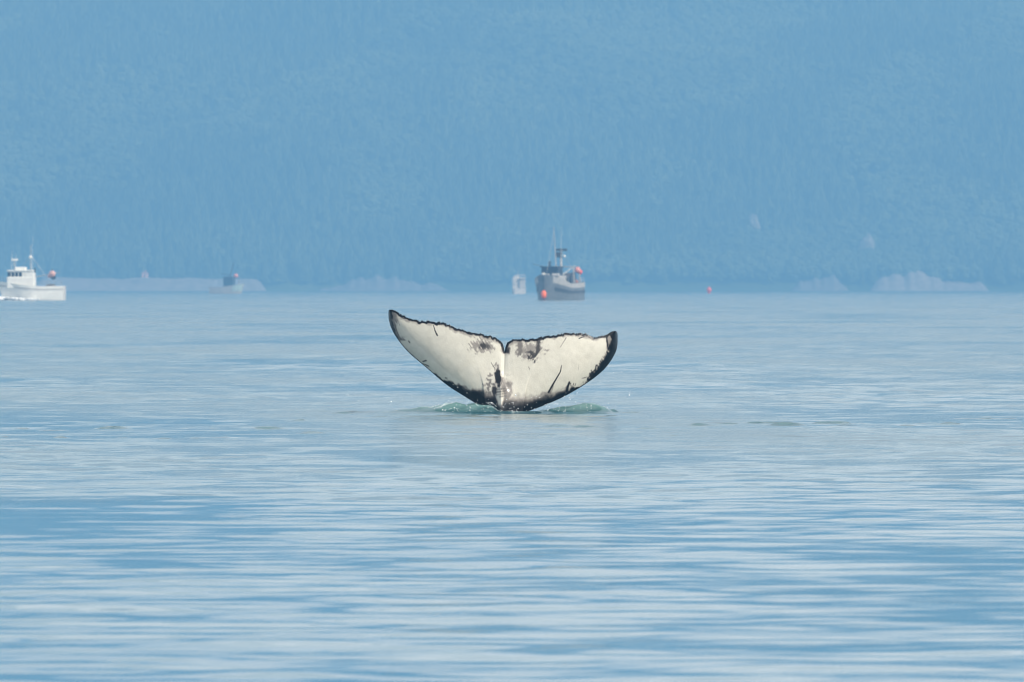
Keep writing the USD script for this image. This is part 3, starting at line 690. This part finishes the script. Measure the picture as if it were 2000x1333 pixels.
# --- grey seiner lying bow-on right of the centre
D2 = 3100.0
def grey_boat():
    L, B = 18.5, 7.0
    sheer = lambda t: 3.35 + .35 * (1 - t) ** 2 + 2.0 * max(0, t - .55) ** 1.4 / (.45 ** 1.4)
    th = 18.0
    # forward points left and towards the camera
    fx, fy = -math.sin(math.radians(th)), -math.cos(math.radians(th))
    rot = math.degrees(math.atan2(fy, fx))
    bow = np.array([X(1061, D2), D2 - 8.0]); st = bow - K * L * np.array([fx, fy])
    t = thing('fishing_boat', 'grey fishing boat lying bow-on with a tall mast and an orange fender', 'boat', (st[0], st[1], 0), rot, scale=K)
    c, s = math.cos(math.radians(rot)), math.sin(math.radians(rot))
    P = lambda x, y, z: (st[0] + K * (c * x - s * y), st[1] + K * (s * x + c * y), K * z)
    obj('hull', hull_mesh(L, B, sheer, .9, .62, .22, .06), M['grey'], t)
    obj('transom', box(.06, 0, 1.8, .16, B * .84, 3.5), M['grey'], t)
    obj('bulwark_band', stripe(L, B, sheer, .72, .99, .62, .22, .06, .06, t1=.93), M['palegrey'], t)
    obj('fender_strake', stripe(L, B, sheer, .40, .56, .62, .22, .06, .09, t1=.9), M['darksteel'], t)
    obj('deckhouse', rounded(11.8, 0, 3.8, 4.6, 4.4, 2.4, .15), M['palegrey'], t)
    obj('wheelhouse', rounded(12.0, -.2, 5.75, 3.4, 3.6, 1.9, .15), M['dark'], t)
    for k in range(4): obj('front_window', box(13.72, -1.45 + .85 * k, 5.95, .06, .68, .8), M['window'], t)
    for k in range(3): obj('side_window', box(11.0 + 1.0 * k, 1.62, 5.95, .75, .06, .8), M['window'], t)
    obj('roof', rounded(12.0, -.2, 6.8, 3.9, 4.0, .22, .08), M['dark'], t)
    obj('liferaft_canister', (lambda m: m)(tube((14.2, .6, 5.0), (14.2, 2.0, 5.0), .5, n=14)), M['palegrey'], t)
    obj('fore_mast', tube((10.6, .2, 6.8), (10.6, -.3, 15.0), .12, .05), M['palegrey'], t)
    obj('main_mast', tube((8.5, .6, 2.6), (8.5, .6, 8.6), .30, .24), M['palegrey'], t)
    obj('upper_mast', tube((8.5, .6, 8.6), (8.5, .6, 10.2), .24, .14), M['darksteel'], t)
    obj('crosstree', box(8.5, .7, 10.3, .5, 2.3, .5), M['darksteel'], t)
    obj('crows_nest', rounded(8.5, .1, 9.3, .9, 1.1, 1.1, .12), M['darksteel'], t)
    obj('mast_light', ball((8.7, 1.35, 9.0), .26), M['white'], t)
    obj('net_pile', ball((2.2, 1.0, 3.6), 1.3, .7), M['rust'], t)
    obj('boom', tube((8.3, .6, 5.0), (1.5, 1.2, 7.0), .16, .1), M['steel'], t)
    obj('davit', tube((7.0, 3.0, 2.6), (6.8, 2.7, 6.7), .16, .12), M['palegrey'], t)
    obj('net_reel', tube((4.2, -1.8, 4.3), (4.2, 1.8, 4.3), 1.3, n=18), M['net'], t)
    for sd in (-1, 1): obj('reel_flange', tube((4.2, sd * 1.82, 4.3), (4.2, sd * 1.95, 4.3), 1.6, n=18), M['darksteel'], t)
    obj('winch', rounded(9.4, 1.9, 4.0, 1.4, 1.2, 1.7, .2), M['darksteel'], t)
    obj('stack', tube((10.3, -1.3, 4.5), (10.2, -1.3, 8.0), .26, n=10), M['darksteel'], t)
    obj('anchor_winch', rounded(16.4, 0, 4.9, 1.0, 1.2, .9, .15), M['palegrey'], t)
    obj('anchor_roller', rounded(18.4, 0, 5.35, 1.0, .5, .4, .1), M['white'], t)
    obj('jib_boom', tube((12.6, -1.6, 6.8), (14.6, -3.4, 7.4), .07, .05, 6), M['darksteel'], t)
    for a, b_ in (((10.6, -.2, 14.4), (16.5, 0, 5.0)), ((8.5, .6, 10.1), (1.0, 2.4, 3.8)), ((8.5, .6, 10.1), (1.0, -2.4, 3.8))):
        obj('stay', tube(a, b_, .03, n=5), M['steel'], t)
    for px_, h in ((11.4, 15.0), (10.9, 10.5)): obj('antenna', tube((px_, 1.5, 6.9), (px_, 1.6, h), .03, .015, 5), M['white'], t)
    bars, posts = rail_mesh([(1.0, 3.05, 3.6), (3.2, 3.25, 3.5), (5.4, 3.38, 3.42)], 1.0)
    obj('stern_rail', bars, M['steel'], t)
    for p in posts: obj('rail_post', p, M['steel'], t)
    f = thing('fender', 'bright orange fender hanging at the stem of the grey boat', 'fender', P(18.55, .1, 0), scale=K)
    m = ball((0, 0, 1.15), .58, 1.5); obj('float', m, M['orange'], f)
    obj('rope_eye', tube((0, 0, 1.95), (0, 0, 2.3), .14, .1), M['dark'], f)
    obj('rope', tube((0, 0, 2.25), (0, 0.25, 5.0), .05, n=5), M['dark'], f)
    for k, (y_, z_, r_, lb, mt) in enumerate(((2.6, 6.15, .62, 'upper faded red buoy hung at the stern of the grey boat', 'pink'), (2.95, 5.75, .5, 'lower red buoy tied just under another at the stern of the grey boat', 'red'))):
        q = thing('buoy', lb, 'buoy', P(3.6 - .5 * k, y_, z_), scale=K)
        obj('float', ball((0, 0, 0), r_, 1.05), M[mt], q); obj('float_eye', tube((0, 0, r_), (0, 0, r_ + .2), .1), M['darksteel'], q)
    # the gallows that carries them, a part of the boat
    obj('gallows', cat_([tube((3.4, 3.1, 3.4), (3.4, 2.7, 6.9), .12, n=6), tube((3.4, -3.1, 3.4), (3.4, -2.7, 6.9), .12, n=6), tube((3.4, 2.75, 6.85), (3.4, -2.75, 6.85), .12, n=6)]), M['palegrey'], t)
grey_boat()

# --- white boat seen from astern, left of the grey one
def stern_boat():
    d = 6000.0; L, B = 12.0, 4.6
    sheer = lambda t: 1.9 + 1.2 * max(0, t - .4) ** 1.3
    t = thing('fishing_boat', 'small white cabin boat seen from astern just left of the grey boat', 'boat', (X(1016, d), d, 0), 95.0)
    obj('hull', hull_mesh(L, B, sheer, .7, .5, .3, .1), M['offwhite'], t)
    obj('transom', box(.06, 0, .95, .16, B * .84, 1.9), M['offwhite'], t)
    obj('cabin', rounded(6.0, .9, 3.7, 4.4, 2.5, 4.0, .1), M['offwhite'], t)
    obj('cabin_door', box(3.78, .35, 3.2, .06, .8, 2.0), M['palegrey'], t)
    obj('canopy', rounded(4.6, -1.0, 5.6, 4.0, 2.0, .5, .1), M['offwhite'], t)
    obj('canopy_curtain', box(3.2, -1.0, 3.7, .08, 1.9, 3.4), M['palegrey'], t)  # grey panel painted in for the shade on the right half of the cabin
    obj('flying_bridge', rounded(6.0, .8, 5.95, 2.8, 2.2, .6, .1), M['offwhite'], t)
    obj('stern_arch', cat_([tube((1.0, 1.9, 1.8), (1.0, 1.8, 6.6), .16), tube((1.0, -1.9, 1.8), (1.0, -1.8, 6.6), .1), tube((1.0, 1.85, 6.6), (1.0, -1.85, 6.6), .14)]), M['offwhite'], t)
    obj('mast', tube((6.0, .2, 6.1), (6.0, .2, 8.8), .07, .04, 6), M['steel'], t)
stern_boat()

# --- hazy boat with a dark wheelhouse at the end of the gravel bank
def far_boat():
    d = 6200.0; L, B = 11.5, 4.2
    sheer = lambda t: 2.2 + 1.7 * max(0, t - .3) ** 1.2
    t = thing('fishing_boat', 'hazy distant boat with dark wheelhouse and leaning mast at the end of the long bank', 'boat', (X(412, d), d, 0), -18.0, scale=1.12)
    obj('hull', hull_mesh(L, B, sheer, .6, .55, .3, .1), M['palegrey'], t)
    obj('transom', box(.06, 0, 1.1, .16, B * .84, 2.2), M['dark'], t)
    obj('bow_panel', stripe(L, B, sheer, .3, .95, .55, .3, .1, .05, t0=.7, t1=.98), M['teal'], t)
    obj('cabin', rounded(6.3, 0, 3.9, 3.2, 2.8, 3.4, .15), M['dark'], t)
    for k in range(3): obj('side_window', box(5.3 + .95 * k, -1.42, 4.7, .7, .06, .8), M['window'], t)
    obj('mast', tube((6.6, 0, 5.5), (7.8, 0, 10.2), .2, .12), M['darksteel'], t)
    obj('boom', tube((6.7, 0, 6.0), (3.5, 0, 6.6), .12, .08), M['darksteel'], t)
    c, s = math.cos(math.radians(-18)), math.sin(math.radians(-18))
    q = thing('buoy', 'faded pink buoy carried on the bow of the hazy distant boat', 'buoy', (X(412, d) + c * 9.6, d + s * 9.6, 5.6))
    obj('float', ball((0, 0, 0.9), .8), M['pink'], q); obj('float_eye', tube((0, 0, 1.8), (0, 0, 2.1), .12), M['darksteel'], q)
    obj('buoy_davit', tube((9.3, .5, 2.6), (9.6, .1, 5.7), .14, .1), M['palegrey'], t)
far_boat()

# --- lone red marker float on the water right of the grey boat
def lone_buoy():
    d = 6500.0
    t = thing('buoy', 'lone red marker float on open water right of the grey boat', 'buoy', (X(1385, d), d, 0))
    obj('float', ball((0, 0, 1.35), .95, 1.15), M['red'], t)
    obj('collar', tube((0, 0, 2.3), (0, 0, 2.65), .22, .16), M['darksteel'], t)
    obj('skirt', tube((0, 0, -.6), (0, 0, .45), .5, .62, 12), M['red'], t)
lone_buoy()

# --- hut above the gravel bank
def hut():
    d = SHORE - 14; x = X(283, d); z = float(ground(np.array([x]), np.array([d]))[0])
    z = max(z, Z(540, d)); w = 4.0
    t = thing('hut', 'tiny pale hut with a rusty roof standing above the long gravel bank', 'hut', (x, d, z - .5), 8)
    obj('wall', box(0, 0, 1.2, w, 3.4, 3.0), M['palepink'], t)
    rf = trimesh.creation.extrude_polygon(__import__('shapely').Polygon([(-w / 2 - .3, 0), (w / 2 + .3, 0), (0, 1.5)]), 4.2)
    rf.apply_transform(trimesh.transformations.rotation_matrix(math.pi / 2, [1, 0, 0])); rf.apply_translation([0, 2.1, 2.705])
    obj('roof', rf, M['rust'], t)
    obj('door', box(-.6, -1.72, .9, .9, .06, 2.0), M['dark'], t)
    obj('window', box(.9, -1.72, 1.4, .8, .06, .8), M['window'], t)
hut()
